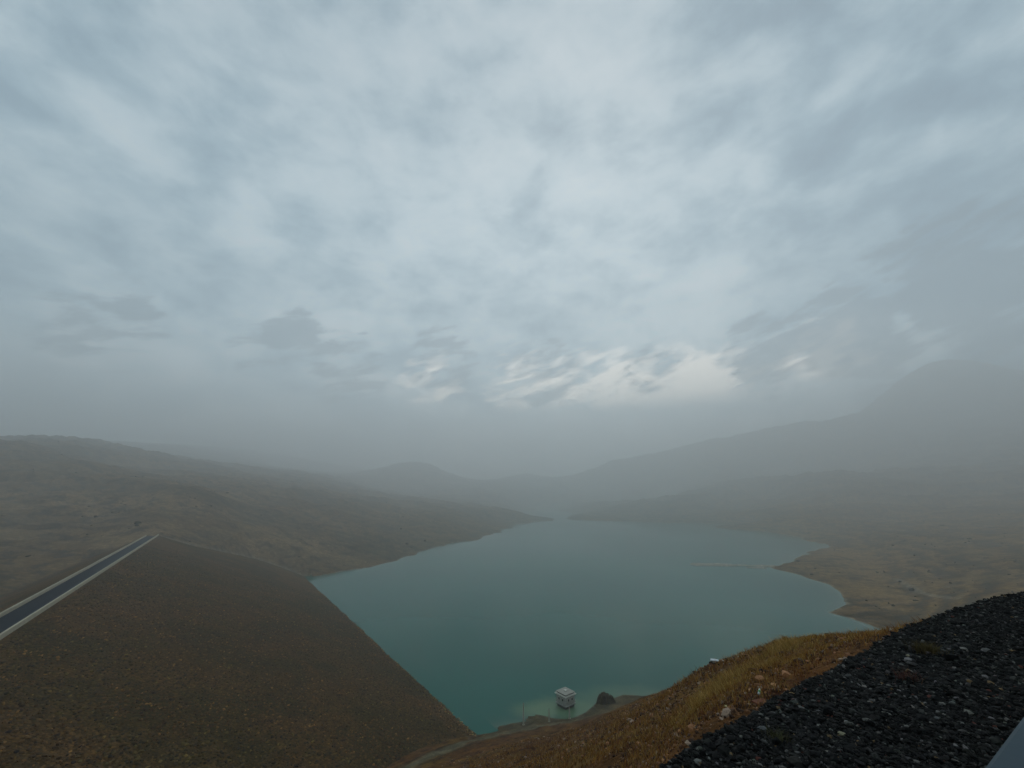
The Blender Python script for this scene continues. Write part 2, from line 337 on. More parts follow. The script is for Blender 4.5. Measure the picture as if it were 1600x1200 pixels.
# ------------------------------------------------------------------ land control points: photo position + ground distance from the view point
CP = [ # near bank below the view point
 (600,1200,92),(700,1200,58),(700,1168,95),(800,1200,36),(800,1165,66),(800,1140,108),(900,1200,22),(900,1165,42),(900,1140,85),
 (1000,1200,12),(1000,1155,20),(1000,1115,42),(1000,1092,85),(1000,1102,125),(1060,1160,7),(1060,1080,38),(1060,1088,90),(1100,1150,6),(1100,1095,13),(1100,1048,30),(1100,1062,75),
 (1150,1125,6),(1150,1060,17),(1150,1030,34),(1150,1050,80),(1200,1110,6.5),(1200,1050,14),(1200,1012,32),(1200,1036,80),(1300,1045,7.8),(1300,1010,18),(1300,1000,33),(1300,1014,80),
 (1380,1000,9),(1380,992,22),(1380,998,70),(1380,992,180),(1480,980,12),(1480,985,60),(1600,950,14),(1600,955,60),
 # right shore and plain
 (1420,975,285),(1500,950,300),(1500,915,400),(1600,925,320),(1600,880,470),(1400,900,440),(1350,880,540),(1400,850,640),(1500,850,640),(1600,830,760),(1300,840,760),(1450,815,950),(1600,800,1050),
 (1300,805,1050),(1200,812,1000),(1150,800,1250),(1050,802,1300),(950,800,1450),(1200,775,1450),(1050,780,1600),(950,785,1750),
 (1130,757,1650),(1200,746,1600),(1270,740,1550),(1340,738,1500),(1450,760,1300),(1600,765,1250),(1450,735,1550),(1600,725,1550),(1240,760,1850),(1340,745,1850),
 (1050,770,2000),(940,765,2100),(1000,745,2300),
 (925,735,2500),(955,720,2500),(1000,712,2500),(1060,701,2450),(1120,688,2400),(1180,674,2400),(1240,661,2400),(1300,655,2400),(1350,652,2400),(1420,648,2450),(1500,640,2450),(1600,634,2450),
 (1060,730,2200),(1200,710,2100),(1350,695,2050),(1500,690,2000),(1600,680,2000),
 (1000,745,3000),(1200,715,3000),(1300,690,2900),(1390,612,2580),(1430,582,2600),(1465,568,2600),(1510,569,2600),(1560,581,2600),(1600,591,2600),(1350,642,2580),(1480,620,3300),(1300,700,3300),
 # valley head
 (840,790,1750),(870,785,2100),(860,770,2600),(820,740,2550),(790,750,2500),(850,748,2550),(890,760,2700),(820,760,3000),(720,755,2500),
 (660,722,2050),(625,726,2050),(590,733,2050),(690,736,2050),(720,748,2050),(560,742,2100),(660,745,2450),(640,760,1650),(740,775,1500),(790,795,1300),
 # left land
 (0,965,245),(0,900,330),(0,830,450),(0,770,620),(0,720,760),(0,690,980),(60,690,1080),(100,690,1200),(120,722,850),(120,705,980),(150,692,1400),(200,695,1900),(200,735,900),(200,715,1500),(260,700,3900),(330,745,900),(330,725,1400),(330,704,3900),(400,750,1000),(400,730,1700),(400,712,3900),(460,720,3900),(520,750,1400),(520,730,3900),
 (0,705,1050),(100,900,330),(100,830,440),(100,770,600),(100,725,760),(200,850,372),(200,800,480),(220,750,680),
 (232,838,372),(260,815,420),(300,770,560),(320,845,400),(400,850,400),(380,800,560),(400,760,820),(450,880,380),(520,885,400),(500,840,490),(500,790,700),(500,765,1000),(600,850,500),(600,808,720),(600,788,950),(600,772,1400),(650,800,820),(720,806,900),(660,788,1100),
 (700,832,640),(700,786,1300),(780,811,950),(790,797,1400)]
cp = []
for px, py, r in CP:
    d = view_dir(px, py); h = math.hypot(d[0], d[1]); r = r if (r < 700 or py > 776) else r*(1+(.5 if px < 900 else .36 if py < 632 else .28)*min(1, (r-700)/1300)); cp.append((math.atan2(d[0], d[1]), math.log(r), d[2]/h))
def raw(azd, r, z): cp.append((R(azd), math.log(r), (z-CAM_Z)/r))
for a in (-40, -20, 0): raw(a, 1.5, 57.6)
raw(-52, 20, 48); raw(-35, 20, 47); raw(-20, 20, 47.5); raw(-5, 20, 47.5); raw(-52, 60, 28); raw(-35, 60, 24); raw(-20, 60, 26)
for a in (-180, -150, -120, -95, 85, 105, 130, 155, 180):
    raw(a, 1.5, 58.0); raw(a, 8, 58.2); raw(a, 40, 60 if a > 0 else 57); raw(a, 160, 80); raw(a, 600, 110); raw(a, 2500, 300)
raw(-75, 3, 56); raw(-75, 20, 50); raw(-75, 80, 36); raw(-75, 300, 22); raw(-75, 900, 120); raw(-75, 2500, 200); raw(-62, 2500, 180)
raw(60, 30, 50); raw(60, 80, 36); raw(60, 200, 20); raw(68, 30, 52); raw(68, 120, 34); raw(62, 500, 25); raw(62, 1200, 90); raw(62, 2500, 380); raw(62, 3500, 500)
for a in (-180, -150, -120, -95, -75, -50, -25, 0, 25, 50, 65, 80, 100, 130, 155, 180): raw(a, 6000, 330)
cp = np.array(cp); KX = 2.0
def _U(d2): return np.where(d2 > 1e-12, .5*d2*np.log(d2+1e-12), 0)
_A = np.stack([cp[:, 0]*KX, cp[:, 1]], 1); n_ = len(_A)
_K = _U(((_A[:, None]-_A[None])**2).sum(-1)) + np.eye(n_)*.004
_P = np.hstack([np.ones((n_, 1)), _A]); _M = np.block([[_K, _P], [_P.T, np.zeros((3, 3))]])
_W = np.linalg.solve(_M, np.concatenate([cp[:, 2], np.zeros(3)]))
def rbf(az, lr):
    out = np.empty(az.size); a = az.ravel()*KX; l = lr.ravel()
    for i in range(0, a.size, 20000):
        aa = a[i:i+20000]; ll = l[i:i+20000]
        d2 = (aa[:, None]-_A[None, :, 0])**2+(ll[:, None]-_A[None, :, 1])**2
        out[i:i+20000] = _U(d2)@_W[:n_] + _W[n_] + _W[n_+1]*aa + _W[n_+2]*ll
    return out.reshape(az.shape)
# coarse table for speed
_ta = np.linspace(-math.pi, math.pi, 721); _tl = np.linspace(math.log(.8), math.log(6000), 420)
_T = rbf(*np.meshgrid(_ta, _tl, indexing='ij'))
def tab(az, lr):
    i = np.clip((az+math.pi)/(2*math.pi)*720, 0, 719.999); j = np.clip((lr-_tl[0])/(_tl[-1]-_tl[0])*419, 0, 418.999)
    a = i.astype(int); b = j.astype(int); u = i-a; v = j-b
    return (_T[a, b]*(1-u)+_T[a+1, b]*u)*(1-v)+(_T[a, b+1]*(1-u)+_T[a+1, b+1]*u)*v

# edge of the gravel shoulder (1.7 m below the lens)
PADZ = 58.3
pe = [on_plane(px, py, PADZ) for px, py in [(1040, 1203), (1100, 1164), (1162, 1130), (1212, 1098), (1250, 1074), (1300, 1051), (1350, 1023), (1390, 997), (1425, 979), (1475, 960), (1550, 934), (1600, 927)]]
pe = [pe[0]+(pe[0]-pe[1])/np.linalg.norm(pe[0]-pe[1])*k for k in (9, 4, 1.2)] + pe + [pe[-1]+np.array([.93, .36])*k for k in (3, 9, 20)]
PE = np.array(pe) + np.array([.015, -.022]); print('pad edge', PE.round(1).tolist())
def pad_sd(x, y):
    """positive on the lake side of the shoulder's edge"""
    d2 = np.full(x.shape, 1e12); sg = np.zeros(x.shape)
    for i in range(len(PE)-1):
        ax, ay = PE[i]; bx, by = PE[i+1]; ex, ey = bx-ax, by-ay
        t_ = np.clip(((x-ax)*ex+(y-ay)*ey)/(ex*ex+ey*ey), 0, 1); q = (x-ax-t_*ex)**2+(y-ay-t_*ey)**2
        s_ = ex*(y-ay)-ey*(x-ax); sg = np.where(q < d2-1e-9, s_, sg); d2 = np.minimum(d2, q)
    return np.sign(sg)*np.sqrt(d2)

def ground(x, y, full=False):
    x = np.asarray(x, float); y = np.asarray(y, float)
    r = np.hypot(x, y)+1e-6; az = np.arctan2(x, y)
    z = CAM_Z + r*tab(az, np.log(np.maximum(r, .8)))
    sd = lake_sd(x, y) + fbm(x, y, 22, 4)*np.clip(r*.010, .6, 9) + fbm(x, y, 60, 4, .55, 6.)*np.clip((r-250)*.03, 0, 20)*(1+.6*(x < 60))
    far = sstep(r, 150, 700)
    hill = sstep(z, 4, 60)*.8+.2
    g = 1-np.abs(fbm(x, y, 260, 5, .5, 3.))*2.2
    z = z + far*hill*(g*18 - 10 + (1-np.abs(fbm(x, y, 95, 5, .55, 8.))*2.4)*9 - 5)*np.clip(r/1500, .25, 1.2)
    z = z + sstep(r, 110, 350)*(fbm(x, y, 60, 6, .6)*5.0)*np.clip(r/700, .4, 1.3)
    z = z + sstep(r, 1200, 2200)*fbm(x, y, 120, 4, .55, 5)*7
    z = z + sstep(r, 4, 30)*(1-sstep(r, 120, 400))*fbm(x, y, 9, 5, .6)*.9*np.clip(r/30, .15, 1)
    z = z + (1-sstep(r, 60, 140))*fbm(x, y, .9, 4, .6)*.09
    L = 10+.10*r; wt = sstep(sd, 0, L); zz_ = np.maximum(z, 1.0)
    zl = np.maximum(zz_*wt + np.minimum(.09*sd, 2.5)*(1-wt), np.minimum(.06*sd, .8))
    # steeper little bank on the near side
    z = np.where(sd > 0, zl, np.maximum(sd*.12, -6))
    for a_, b_, wd_ in SPIT:
        e_ = b_-a_; t_ = np.clip(((x-a_[0])*e_[0]+(y-a_[1])*e_[1])/(e_@e_), 0, 1); d_ = np.hypot(x-a_[0]-t_*e_[0], y-a_[1]-t_*e_[1])
        z = np.maximum(z, 1.2-d_/wd_+fbm(x, y, 25, 3)*.8)
    s, c = sc(x, y); dz = dam_z(c); tf = s-np.interp(c, gf_c, gf_s); tn = np.interp(c, gn_c, gn_s)-s
    band = (c < C1+25)
    inside = (tf < 0) & (tn < 0) & band
    z = np.where(inside, np.minimum(z, dz-1.2+np.maximum(0, C0-CW-20-c)*.9-np.minimum(np.minimum(-tf, -tn), 30)*.1), z)
    up = (c > C0-CW-25) & (c < C1+6)
    z = np.where(up & (tf >= 0) & (tf < 90), np.maximum(z, dz-1.2+np.minimum(tf*.25, 3)-np.maximum(tf-14, 0)*.4), z)
    z = np.where(up & (tn >= 0) & (tn < 40) & (r > 60), np.maximum(z, dz-1.2+np.minimum(tn*.4, 3)), z)
    z = np.where(up & (tf >= 0) & (tf < 120), np.minimum(z, dz-1.2+tf*.42), z); z = np.where(up & (tn >= 0) & (tn < 60) & (r > 60), np.minimum(z, dz-.9+tn*1.1), z)
    ps = pad_sd(x, y); near = 1-sstep(r, 16, 26)
    zp = PADZ-.24; k = sstep(ps, -.3, .25)
    z = np.where(r < 26, z*(1-near) + near*(zp*(1-k)+np.minimum(z, zp-.12-.25*np.clip(ps, 0, 3))*k), z)
    if full: return z, sd, r, az, ps, s, c, tf, tn
    return z

# ------------------------------------------------------------------ terrain sheet
azs = np.concatenate([np.linspace(-180, -66, 60, endpoint=False), np.linspace(-66, 66, 1250, endpoint=False), np.linspace(66, 180, 60)])
rs = np.exp(np.concatenate([np.linspace(math.log(.4), math.log(60), 330, endpoint=False), np.linspace(math.log(60), math.log(6000), 520)]))
AZ, RR = np.meshgrid(R(1)*azs, rs); x = RR*np.sin(AZ); y = RR*np.cos(AZ)
z, sd, r, az, ps, s, c, tf, tn = ground(x, y, True)
def lerp(a, b, f): return a*(1-f[..., None])+np.asarray(b)*f[..., None]
N1 = fbm(x, y, 90, 6, .65, 1.7); N2 = fbm(x, y, 14, 6, .65, 4.2); N3 = fbm(x, y, 2.2, 4, .6, 8.)
colr = np.ones(x.shape+(3,))*np.array([.140, .082, .032])
colr = lerp(colr, (.095, .062, .026), sstep(N1, -.05, .35)); colr = lerp(colr, (.22, .135, .062), sstep(-N1, .02, .3)*.9)
colr = lerp(colr, (.034, .026, .014), sstep(N2, .0, .28)*.9)
colr = lerp(colr, (.24, .16, .08), sstep(-N2, .15, .4)*.4)
# old water levels: strips that follow the contour
strip = np.sin(z*1.5+N2*3.+N1*6)*.5+.5
colr = lerp(colr, (.20, .13, .06), sstep(strip, .62, 1)*(1-sstep(z, 14, 30))*sstep(sd, 4, 20)*(.35+.5*(x > 0))*sstep(r, 150, 250))
colr = lerp(colr, (.05, .045, .03), sstep(1-strip, .7, 1)*(1-sstep(z, 14, 34))*(.3+.5*(x > 0))*sstep(r, 150, 250))
colr = lerp(colr, (.30, .28, .24), (1-sstep(sd, 0, .006*r))*sstep(N2+.25, 0, .2)*.8)
NS = fbm(x*.32+y*.1, y, 9, 5, .65, 2.2); NS2 = fbm(x*.2, y, 30, 5, .6, 12.)
colr = lerp(colr, (.030, .024, .013), sstep(NS, .05, .32)*.75*sstep(r, 180, 260)); colr = lerp(colr, (.24, .155, .07), sstep(-NS2, .10, .35)*.5*sstep(r, 180, 260))
pl_ = sstep(az, .35, .6)*(1-sstep(z, 30, 70))*sstep(r, 190, 280); colr = colr*(1+pl_[..., None]*np.array([.18, .10, -.12]))
isl = (sd < 0) & (z > 0) & (r > 200); colr[isl] = (.34, .31, .25)
# rusty near bank
nr = (1-sstep(r, 90, 150))
rust = np.ones(x.shape+(3,))*np.array([.125, .056, .018]); rust = lerp(rust, (.17, .092, .024), sstep(N2, -.05, .3)); rust = lerp(rust, (.045, .015, .008), sstep(-N3, .0, .3)*.9)
colr = colr*(1-nr[..., None])+rust*nr[..., None]
shb = (1-sstep(sd, 3, 16))*sstep(r, 80, 110)*(1-sstep(r, 200, 260)); colr = lerp(colr, (.075, .066, .036), shb*.8)
ln = [on_plane(px, py, 6) for px, py in [(1395, 896), (1420, 908), (1455, 925), (1500, 945)]]
for a_, b_ in zip(ln[:-1], ln[1:]):
    e = b_-a_; t_ = np.clip(((x-a_[0])*e[0]+(y-a_[1])*e[1])/(e@e), 0, 1); colr = lerp(colr, (.30, .25, .17), (1-sstep(np.hypot(x-a_[0]-t_*e[0], y-a_[1]-t_*e[1]), 1.2, 2.8))*.4)
# dirt track along the shore of the near bank
trk = [on_plane(px, py, zt) for px, py, zt in [(600, 1215, 18), (650, 1192, 17), (700, 1173, 14), (760, 1156, 12), (820, 1143, 10), (880, 1133, 8.5), (930, 1122, 7), (985, 1103, 6), (1040, 1098, 5)]]
td = np.full(x.shape, 1e9); mk = (r > 40) & (r < 260) & (np.abs(az) < .8)
xm, ym = x[mk], y[mk]; dm = np.full(xm.shape, 1e9)
for a_, b_ in zip(trk[:-1], trk[1:]):
    e = b_-a_; t_ = np.clip(((xm-a_[0])*e[0]+(ym-a_[1])*e[1])/(e@e), 0, 1); dm = np.minimum(dm, np.hypot(xm-a_[0]-t_*e[0], ym-a_[1]-t_*e[1]))
td[mk] = dm
colr = lerp(colr, (.125, .115, .068), (1-sstep(td+N3*1.5, 1.8, 3.4))*.85); colr = lerp(colr, (.04, .035, .02), sstep(td, 2.6, 3.4)*(1-sstep(td, 3.6, 5.5))*.6)
# groin line along the far abutment
colr = lerp(colr, (.21, .17, .12), (1-sstep(np.abs(tf-3), 1, 4))*(c > C0)*(c < C1+5)*.6)
V = np.stack([x, y, z], -1).reshape(-1, 3)
ter = link('ground', np_mesh('ground', V, grid_faces(*x.shape)[:, ::-1], colr.reshape(-1, 3)), m_ter); tag(ter, kind='structure')

# scattered low scrub on the far slopes
n = 2600; rr_ = rng.uniform(230, 1300, n); aa_ = R(1)*np.where(rng.uniform(0, 1, n) < .5, rng.uniform(-56, -5, n), rng.uniform(18, 56, n)); bx0, by0 = rr_*np.sin(aa_), rr_*np.cos(aa_)
bz0, bsd, _r, _a, _p, _s, _c, _tf, _tn = ground(bx0, by0, True); kk = (bsd > 6) & ~((_tf < 4) & (_c < C1+6)) & (fbm(bx0, by0, 70, 4, .6, 31.) > -.02)
scrub = link('scrub', stones(bx0[kk], by0[kk], bz0[kk], rng.lognormal(.15, .5, kk.sum()), np.array([.034, .030, .014])*rng.uniform(.5, 1.6, (kk.sum(), 1)), (.4, .8), False, .25, .2), m_ter); tag(scrub, kind='stuff')

# ------------------------------------------------------------------ lake
wa = R(1)*np.linspace(-58, 66, 420); wr = np.exp(np.linspace(math.log(75), math.log(3200), 420))
AZ, RR = np.meshgrid(wa, wr); x = RR*np.sin(AZ); y = RR*np.cos(AZ); sdw = lake_sd(x, y)
s, c = sc(x, y)
cove = np.zeros(x.shape); wob = fbm(x, y, 14, 4, .6)*.7
for px, py, ra, rb, k_ in ((855, 1108, 9, 6, .85), (893, 1106, 10, 8, .7), (950, 1090, 13, 8, .35), (985, 1085, 12, 7, .3)):
    q = on_plane(px, py, 0); cove = np.maximum(cove, k_*(1-sstep(np.sqrt(((x-q[0])/ra)**2+((y-q[1])/rb)**2)+wob, .45, 1.35)))
shal = np.exp(-np.abs(sdw)/(1+.012*RR))*(c > C1+6)
keep = ((sdw < 40) & (c > C1-30)).ravel(); F = grid_faces(*x.shape)[:, ::-1]; F = F[keep[F].all(1)]
used = np.zeros(x.size, bool); used[F.ravel()] = True; idx = np.cumsum(used)-1
wat = link('water', np_mesh('water', np.stack([x, y, 0*x], -1).reshape(-1, 3)[used], idx[F], attrs={'shallow': shal.ravel()[used], 'cove': cove.ravel()[used]}), m_wat); tag(wat, kind='structure')

# ------------------------------------------------------------------ dam
def w2(s_, c_): return AX[0]*s_+NX[0]*c_, AX[1]*s_+NX[1]*c_
dam = thing('embankment_dam', 'long rockfill dam with brown rubble face sloping down into the green lake', 'dam')
sv = np.linspace(-20, S_END+110, 700); cvv = np.concatenate([np.linspace(C0-CW-70, C0-CW, 30, endpoint=False), np.linspace(C0-CW, C0, 5, endpoint=False), np.linspace(C0, C1+14, 260)])
Sg, Cg = np.meshgrid(sv, cvv); x, y = w2(Sg, Cg); z = dam_z(Cg) + fbm(x, y, 14, 4, .55)*.35*sstep(Cg, C0+.5, C0+6) + fbm(x, y, .9, 3, .7)*.22*sstep(Cg, C0+.3, C0+2)
link('rubble_face', np_mesh('rubble_face', np.stack([x, y, z], -1).reshape(-1, 3), grid_faces(*x.shape)), m_dam, dam)

# rubble blocks on the face, nearer part
n = 52000; s_ = rng.uniform(20, 330, n)**1.0; s_ = 20+310*rng.beta(1, 1.9, n); c_ = rng.uniform(C0+.8, C1+3, n)
xx, yy = w2(s_, c_); zz_ = dam_z(c_) + fbm(xx, yy, 14, 4, .55)*.35*sstep(c_, C0+.5, C0+6)+fbm(xx, yy, .9, 3, .7)*.22
wl_ = sstep(c_, C1-3, C1-.8)[:, None]
g_ = np.clip(rng.lognormal(-.35, .6, n), .15, 3)[:, None]*np.where((fbm(xx, yy, 22, 4, .6) > .0)[:, None], np.array([.086, .056, .014]), np.array([.130, .066, .019]))*(1+rng.normal(0, .03, (n, 3)))
o = link('rubble_block', stones(xx, yy, zz_, rng.uniform(.25, .62, n), np.clip(g_*(1-wl_)+g_*wl_*2.2, .01, .4)), m_stone, dam); tag(o, kind='stuff')

# crest road with a walkway and low parapets
def strip_mesh(name, c_a, c_b, z_top, z_bot, s_a, s_b, m_, step=6, joints=None):
    b = MB(); ss = np.arange(s_a, s_b, step)
    for k in range(len(ss)):
        q0 = ss[k]; q1 = min(ss[k]+step-(joints or 0), s_b)
        ring = lambda q: [(*w2(q, c_a), z_bot), (*w2(q, c_b), z_bot), (*w2(q, c_b), z_top), (*w2(q, c_a), z_top)]
        b.loft([ring(q0), ring(q1)])
    return b.build(name, m_)
SE = S_END+4
cr = strip_mesh('crest_road', C0-CW+.5, C0-1.3, ZC+.12, ZC-.3, 0, SE+6, m_asph, 40); tag(cr, kind='structure')
wk = strip_mesh('walkway', C0-1.3, C0-.4, ZC+.30, ZC-.3, 0, SE, m_conc, 12, .02); tag(wk, kind='structure')
pw = strip_mesh('parapet_wall', C0-.4, C0-.05, ZC+1.0, ZC-.6, 0, SE, m_conc, 6, .06); tag(pw, 'pale concrete parapet on the lake side edge of the dam crest road', 'wall')
pw = strip_mesh('parapet_wall', C0-CW+.1, C0-CW+.5, ZC+1.0, ZC-.6, 0, SE-4, m_conc, 6, .06); tag(pw, 'pale concrete parapet on the valley side edge of the dam crest road, away from the lake', 'wall')

# ------------------------------------------------------------------ gravel shoulder under the view point
T_ = PE[-4]-PE[3]; T_ /= np.linalg.norm(T_); Nn = np.array([T_[1], -T_[0]])      # towards the road
q = np.arange(0, 1, .002); L_ = np.concatenate([[0], np.cumsum(np.linalg.norm(np.diff(PE, axis=0), axis=1))])
lx = np.interp(q*L_[-1], L_, PE[:, 0]); ly = np.interp(q*L_[-1], L_, PE[:, 1])
off = np.array([-.32, -.2, -.1, 0, .12, .25, .4, .6, .9, 1.3, 1.8, 2.5, 3.3, 4.2, 6, 9]); X_ = lx[None]+Nn[0]*off[:, None]; Y_ = ly[None]+Nn[1]*off[:, None]
def pad_z(o_): return PADZ + .05*sstep(o_, 0, .8) - .55*sstep(-o_, .02, .45)
Z_ = pad_z(off)[:, None] + fbm(X_, Y_, .7, 4, .6)*.05
sh_ = link('gravel_shoulder', np_mesh('gravel_shoulder', np.stack([X_, Y_, Z_], -1).reshape(-1, 3), grid_faces(*X_.shape)[:, ::-1]), m_pad); tag(sh_, kind='structure')
def pad_pts(n, rmin, rmax, pw_):
    """scatter on the shoulder, denser near the view point"""
    rr = (rmin**pw_+(rmax**pw_-rmin**pw_)*rng.uniform(0, 1, n))**(1/pw_); aa = R(1)*rng.uniform(8, 62, n)
    x, y = rr*np.sin(aa), rr*np.cos(aa); o_ = -pad_sd(x, y); k = (o_ > -.12+rng.normal(0, .05, len(x))); return x[k], y[k], o_[k], rr[k]
P1 = pad_pts(125000, 1.2, 6.5, 1.5); P2 = pad_pts(95000, 6, 15, 1.3)
X_ = np.concatenate([P1[0], P2[0]]); Y_ = np.concatenate([P1[1], P2[1]]); O_ = np.concatenate([P1[2], P2[2]]); R_ = np.concatenate([P1[3], P2[3]])
sz = np.clip(rng.lognormal(math.log(.023), .42, len(X_)), .014, .10)*np.clip(.9+R_*.03, 1, 1.3)
g = np.clip(rng.lognormal(-5.2, .95, len(X_)), .004, .07); lt = rng.uniform(0, 1, len(X_)); g = np.where(lt > .93, rng.uniform(.03, .17, len(X_)), g)
gc = g[:, None]*np.array([1.03, 1.0, .90])*(1+rng.normal(0, .04, (len(X_), 3))); tn_ = rng.uniform(0, 1, len(X_))
gc = np.where((tn_ > .992)[:, None], np.array([.16, .105, .05])*rng.uniform(.5, 1.3, (len(X_), 1)), gc); gc = np.where((tn_ < .006)[:, None], np.array([.10, .035, .025])*rng.uniform(.5, 1.3, (len(X_), 1)), gc)
Zs = pad_z(O_)+fbm(X_, Y_, .7, 4, .6)*.05+rng.uniform(-.008, .012, len(X_))
gr = link('gravel', stones(X_, Y_, Zs, sz, np.clip(gc, .005, .5), (.3, .6), False, .15, .6), m_stone); tag(gr, kind='stuff')

# a few larger stones one can point to
def one_stone(px, py, zt, size, colr_, label, grp=None, flat=.6, zoff=0):
    p = on_plane(px, py, zt); z_ = (PADZ+.03 if -pad_sd(p[:1], p[1:])[0] > 0 else float(ground(p[:1], p[1:])[0]))
    import bmesh
    b = bmesh.new(); bmesh.ops.create_icosphere(b, subdivisions=2, radius=.5)
    rs_ = np.random.default_rng(int(px*7+py)); pl = rs_.normal(size=(9, 3)); pl /= np.linalg.norm(pl, axis=1, keepdims=True); dk = rs_.uniform(.28, .42, 9)
    for v in b.verts:
        c_ = np.array(v.co)
        for nrm, d_ in zip(pl, dk):
            e = c_@nrm-d_
            if e > 0: c_ = c_-nrm*e
        v.co = (c_[0]*size*1.3, c_[1]*size, c_[2]*size*flat)
    me = bpy.data.meshes.new('stone'); b.to_mesh(me); b.free()
    a = me.color_attributes.new('Col', 'FLOAT_COLOR', 'POINT'); a.data.foreach_set('color', list((*colr_, 1))*len(me.vertices))
    o = link('stone', me, m_stone); o.location = (p[0], p[1], z_+size*flat*.25+zoff); o.rotation_euler = (0, 0, px); tag(o, label, 'stone'); return o
one_stone(1362, 1131, PADZ, .055, (.20, .14, .07), 'fist sized yellowish tan stone in the middle of the black gravel')
one_stone(1318, 1157, PADZ, .05, (.24, .22, .14), 'pale cream stone in the black gravel, nearest the bottom left end')
one_stone(1546, 1124, PADZ, .04, (.32, .32, .30), 'light grey stone in the black gravel just left of the blue grey barrier')
one_stone(1420, 1030, PADZ, .035, (.34, .30, .2), 'small bright cream stone in the gravel beside the reddish dry weed')
one_stone(1228, 1050, PADZ-.1, .06, (.20, .19, .17), 'flat grey stone at the brow where black gravel meets the rusty bank')
one_stone(1175, 1116, PADZ-.3, .08, (.36, .30, .24), 'pale pinkish stone on the rusty bank just above the black gravel edge')

# ------------------------------------------------------------------ scatter on the bank
def bank_pts(n, r0, r1, a0, a1, pw_=1.0):
    rr = (r0**pw_+(r1**pw_-r0**pw_)*rng.uniform(0, 1, n))**(1/pw_); aa = R(1)*rng.uniform(a0, a1, n); x, y = rr*np.sin(aa), rr*np.cos(aa)
    z, sd, r, az, ps, s, c, tf, tn = ground(x, y, True); k = (ps > .05) & (sd > .5) & ~((tn < 1) & (c < C1+4)); return x[k], y[k], z[k], rr[k], ps[k]
x, y, z, r, ps = bank_pts(90000, 3.4, 75, -8, 50, .75)
k = fbm(x, y, 5, 3, .6, 11) < .22; x, y, z, r, ps = x[k], y[k], z[k], r[k], ps[k]
sz = np.clip(rng.lognormal(math.log(.034), .55, len(x)), .012, .22)*np.clip(r/14, .8, 2.0)
g = rng.lognormal(0, .6, len(x))[:, None]*np.array([.15, .070, .032]); pk = rng.uniform(0, 1, len(x)); g = np.where((pk > .9)[:, None], np.array([.34, .24, .17])*rng.uniform(.6, 1.2, (len(x), 1)), g); g = np.where((pk < .25)[:, None], np.array([.045, .022, .012]), g)
br = link('bank_rubble', stones(x, y, z, sz, np.clip(g, .01, .45), (.4, .8), False, .3, .5), m_stone); tag(br, kind='stuff')

def blades(x, y, z, h, wd, lean, cols, per=1):
    """thin bent leaves: two quads worth of taper drawn as three triangles"""
    n = len(x); a = rng.uniform(0, 2*math.pi, n); dx, dy = np.cos(a)*wd*.5, np.sin(a)*wd*.5; b = rng.uniform(0, 2*math.pi, n); lx_, ly_ = np.cos(b)*lean*h, np.sin(b)*lean*h
    P0 = np.stack([x-dx, y-dy, z-.02], 1); P1_ = np.stack([x+dx, y+dy, z-.02], 1)
    P2_ = np.stack([x+lx_*.35-dx*.7, y+ly_*.35-dy*.7, z+h*.6], 1); P3 = np.stack([x+lx_*.35+dx*.7, y+ly_*.35+dy*.7, z+h*.6], 1); P4 = np.stack([x+lx_, y+ly_, z+h], 1)
    V = np.stack([P0, P1_, P2_, P3, P4], 1).reshape(-1, 3); o_ = (np.arange(n)*5)[:, None]
    F = np.concatenate([o_+np.array([[0, 1, 3]]), o_+np.array([[0, 3, 2]]), o_+np.array([[2, 3, 4]])])
    return np_mesh('blades', V, F, np.repeat(cols, 5, 0), True)
# short rusty turf
x, y, z, r, ps = bank_pts(110000, 3.6, 70, -5, 50, .8); k = fbm(x, y, 3.2, 3, .6, 21)+rng.normal(0, .08, len(x)) > -.02; x, y, z, r = x[k], y[k], z[k], r[k]
pal = np.array([(.32, .135, .03), (.40, .20, .04), (.18, .06, .018), (.44, .27, .08)]); cc = pal[rng.integers(0, 4, len(x))]*rng.uniform(.5, 1.15, (len(x), 1))
tf_ = link('dry_grass', blades(x, y, z, rng.uniform(.05, .16, len(x))*np.clip(r/12, .8, 2), .006*np.clip(r/6, 1, 5), .8, cc), m_veg); tag(tf_, kind='stuff')
# tall pale clumps: [photo x, photo y, distance, spread, height, number]
cl = [(1100, 1085, 13, .75, .50, 3000), (1140, 1062, 17, .95, .66, 3400), (1085, 1098, 15, .5, .30, 900), (1225, 1025, 22, 1.0, .80, 3000), (1205, 1045, 17, .8, .42, 1500), (1260, 1018, 23, 1.0, .5, 1800),
      (1300, 1010, 25, 2.2, .28, 1500), (1345, 1002, 27, 2.2, .34, 1500), (1275, 1040, 13, .5, .28, 900), (1245, 1062, 10.5, .45, .22, 700), (1060, 1110, 17, .5, .35, 700), (1000, 1150, 20, .8, .3, 500), (960, 1170, 24, 1., .35, 500)]
xs, ys, hs, ws = [], [], [], []
for px, py, rr, spd, hh, n in cl:
    d = view_dir(px, py); a = math.atan2(d[0], d[1]); m_c = 8; cx, cy = rr*math.sin(a)+rng.normal(0, spd*.6, m_c), rr*math.cos(a)+rng.normal(0, spd*.8, m_c); ci = rng.integers(0, m_c, n)
    xs.append(cx[ci]+rng.normal(0, spd*.16, n)); ys.append(cy[ci]+rng.normal(0, spd*.16, n)); hs.append(.7*hh*rng.uniform(.25, .95, n)*rng.uniform(.35, 1.05, m_c)[ci]); ws.append(np.full(n, .005*max(1, rr/11)))
x, y, h, wd = map(np.concatenate, (xs, ys, hs, ws)); k = pad_sd(x, y) > .1; x, y, h, wd = x[k], y[k], h[k], wd[k]
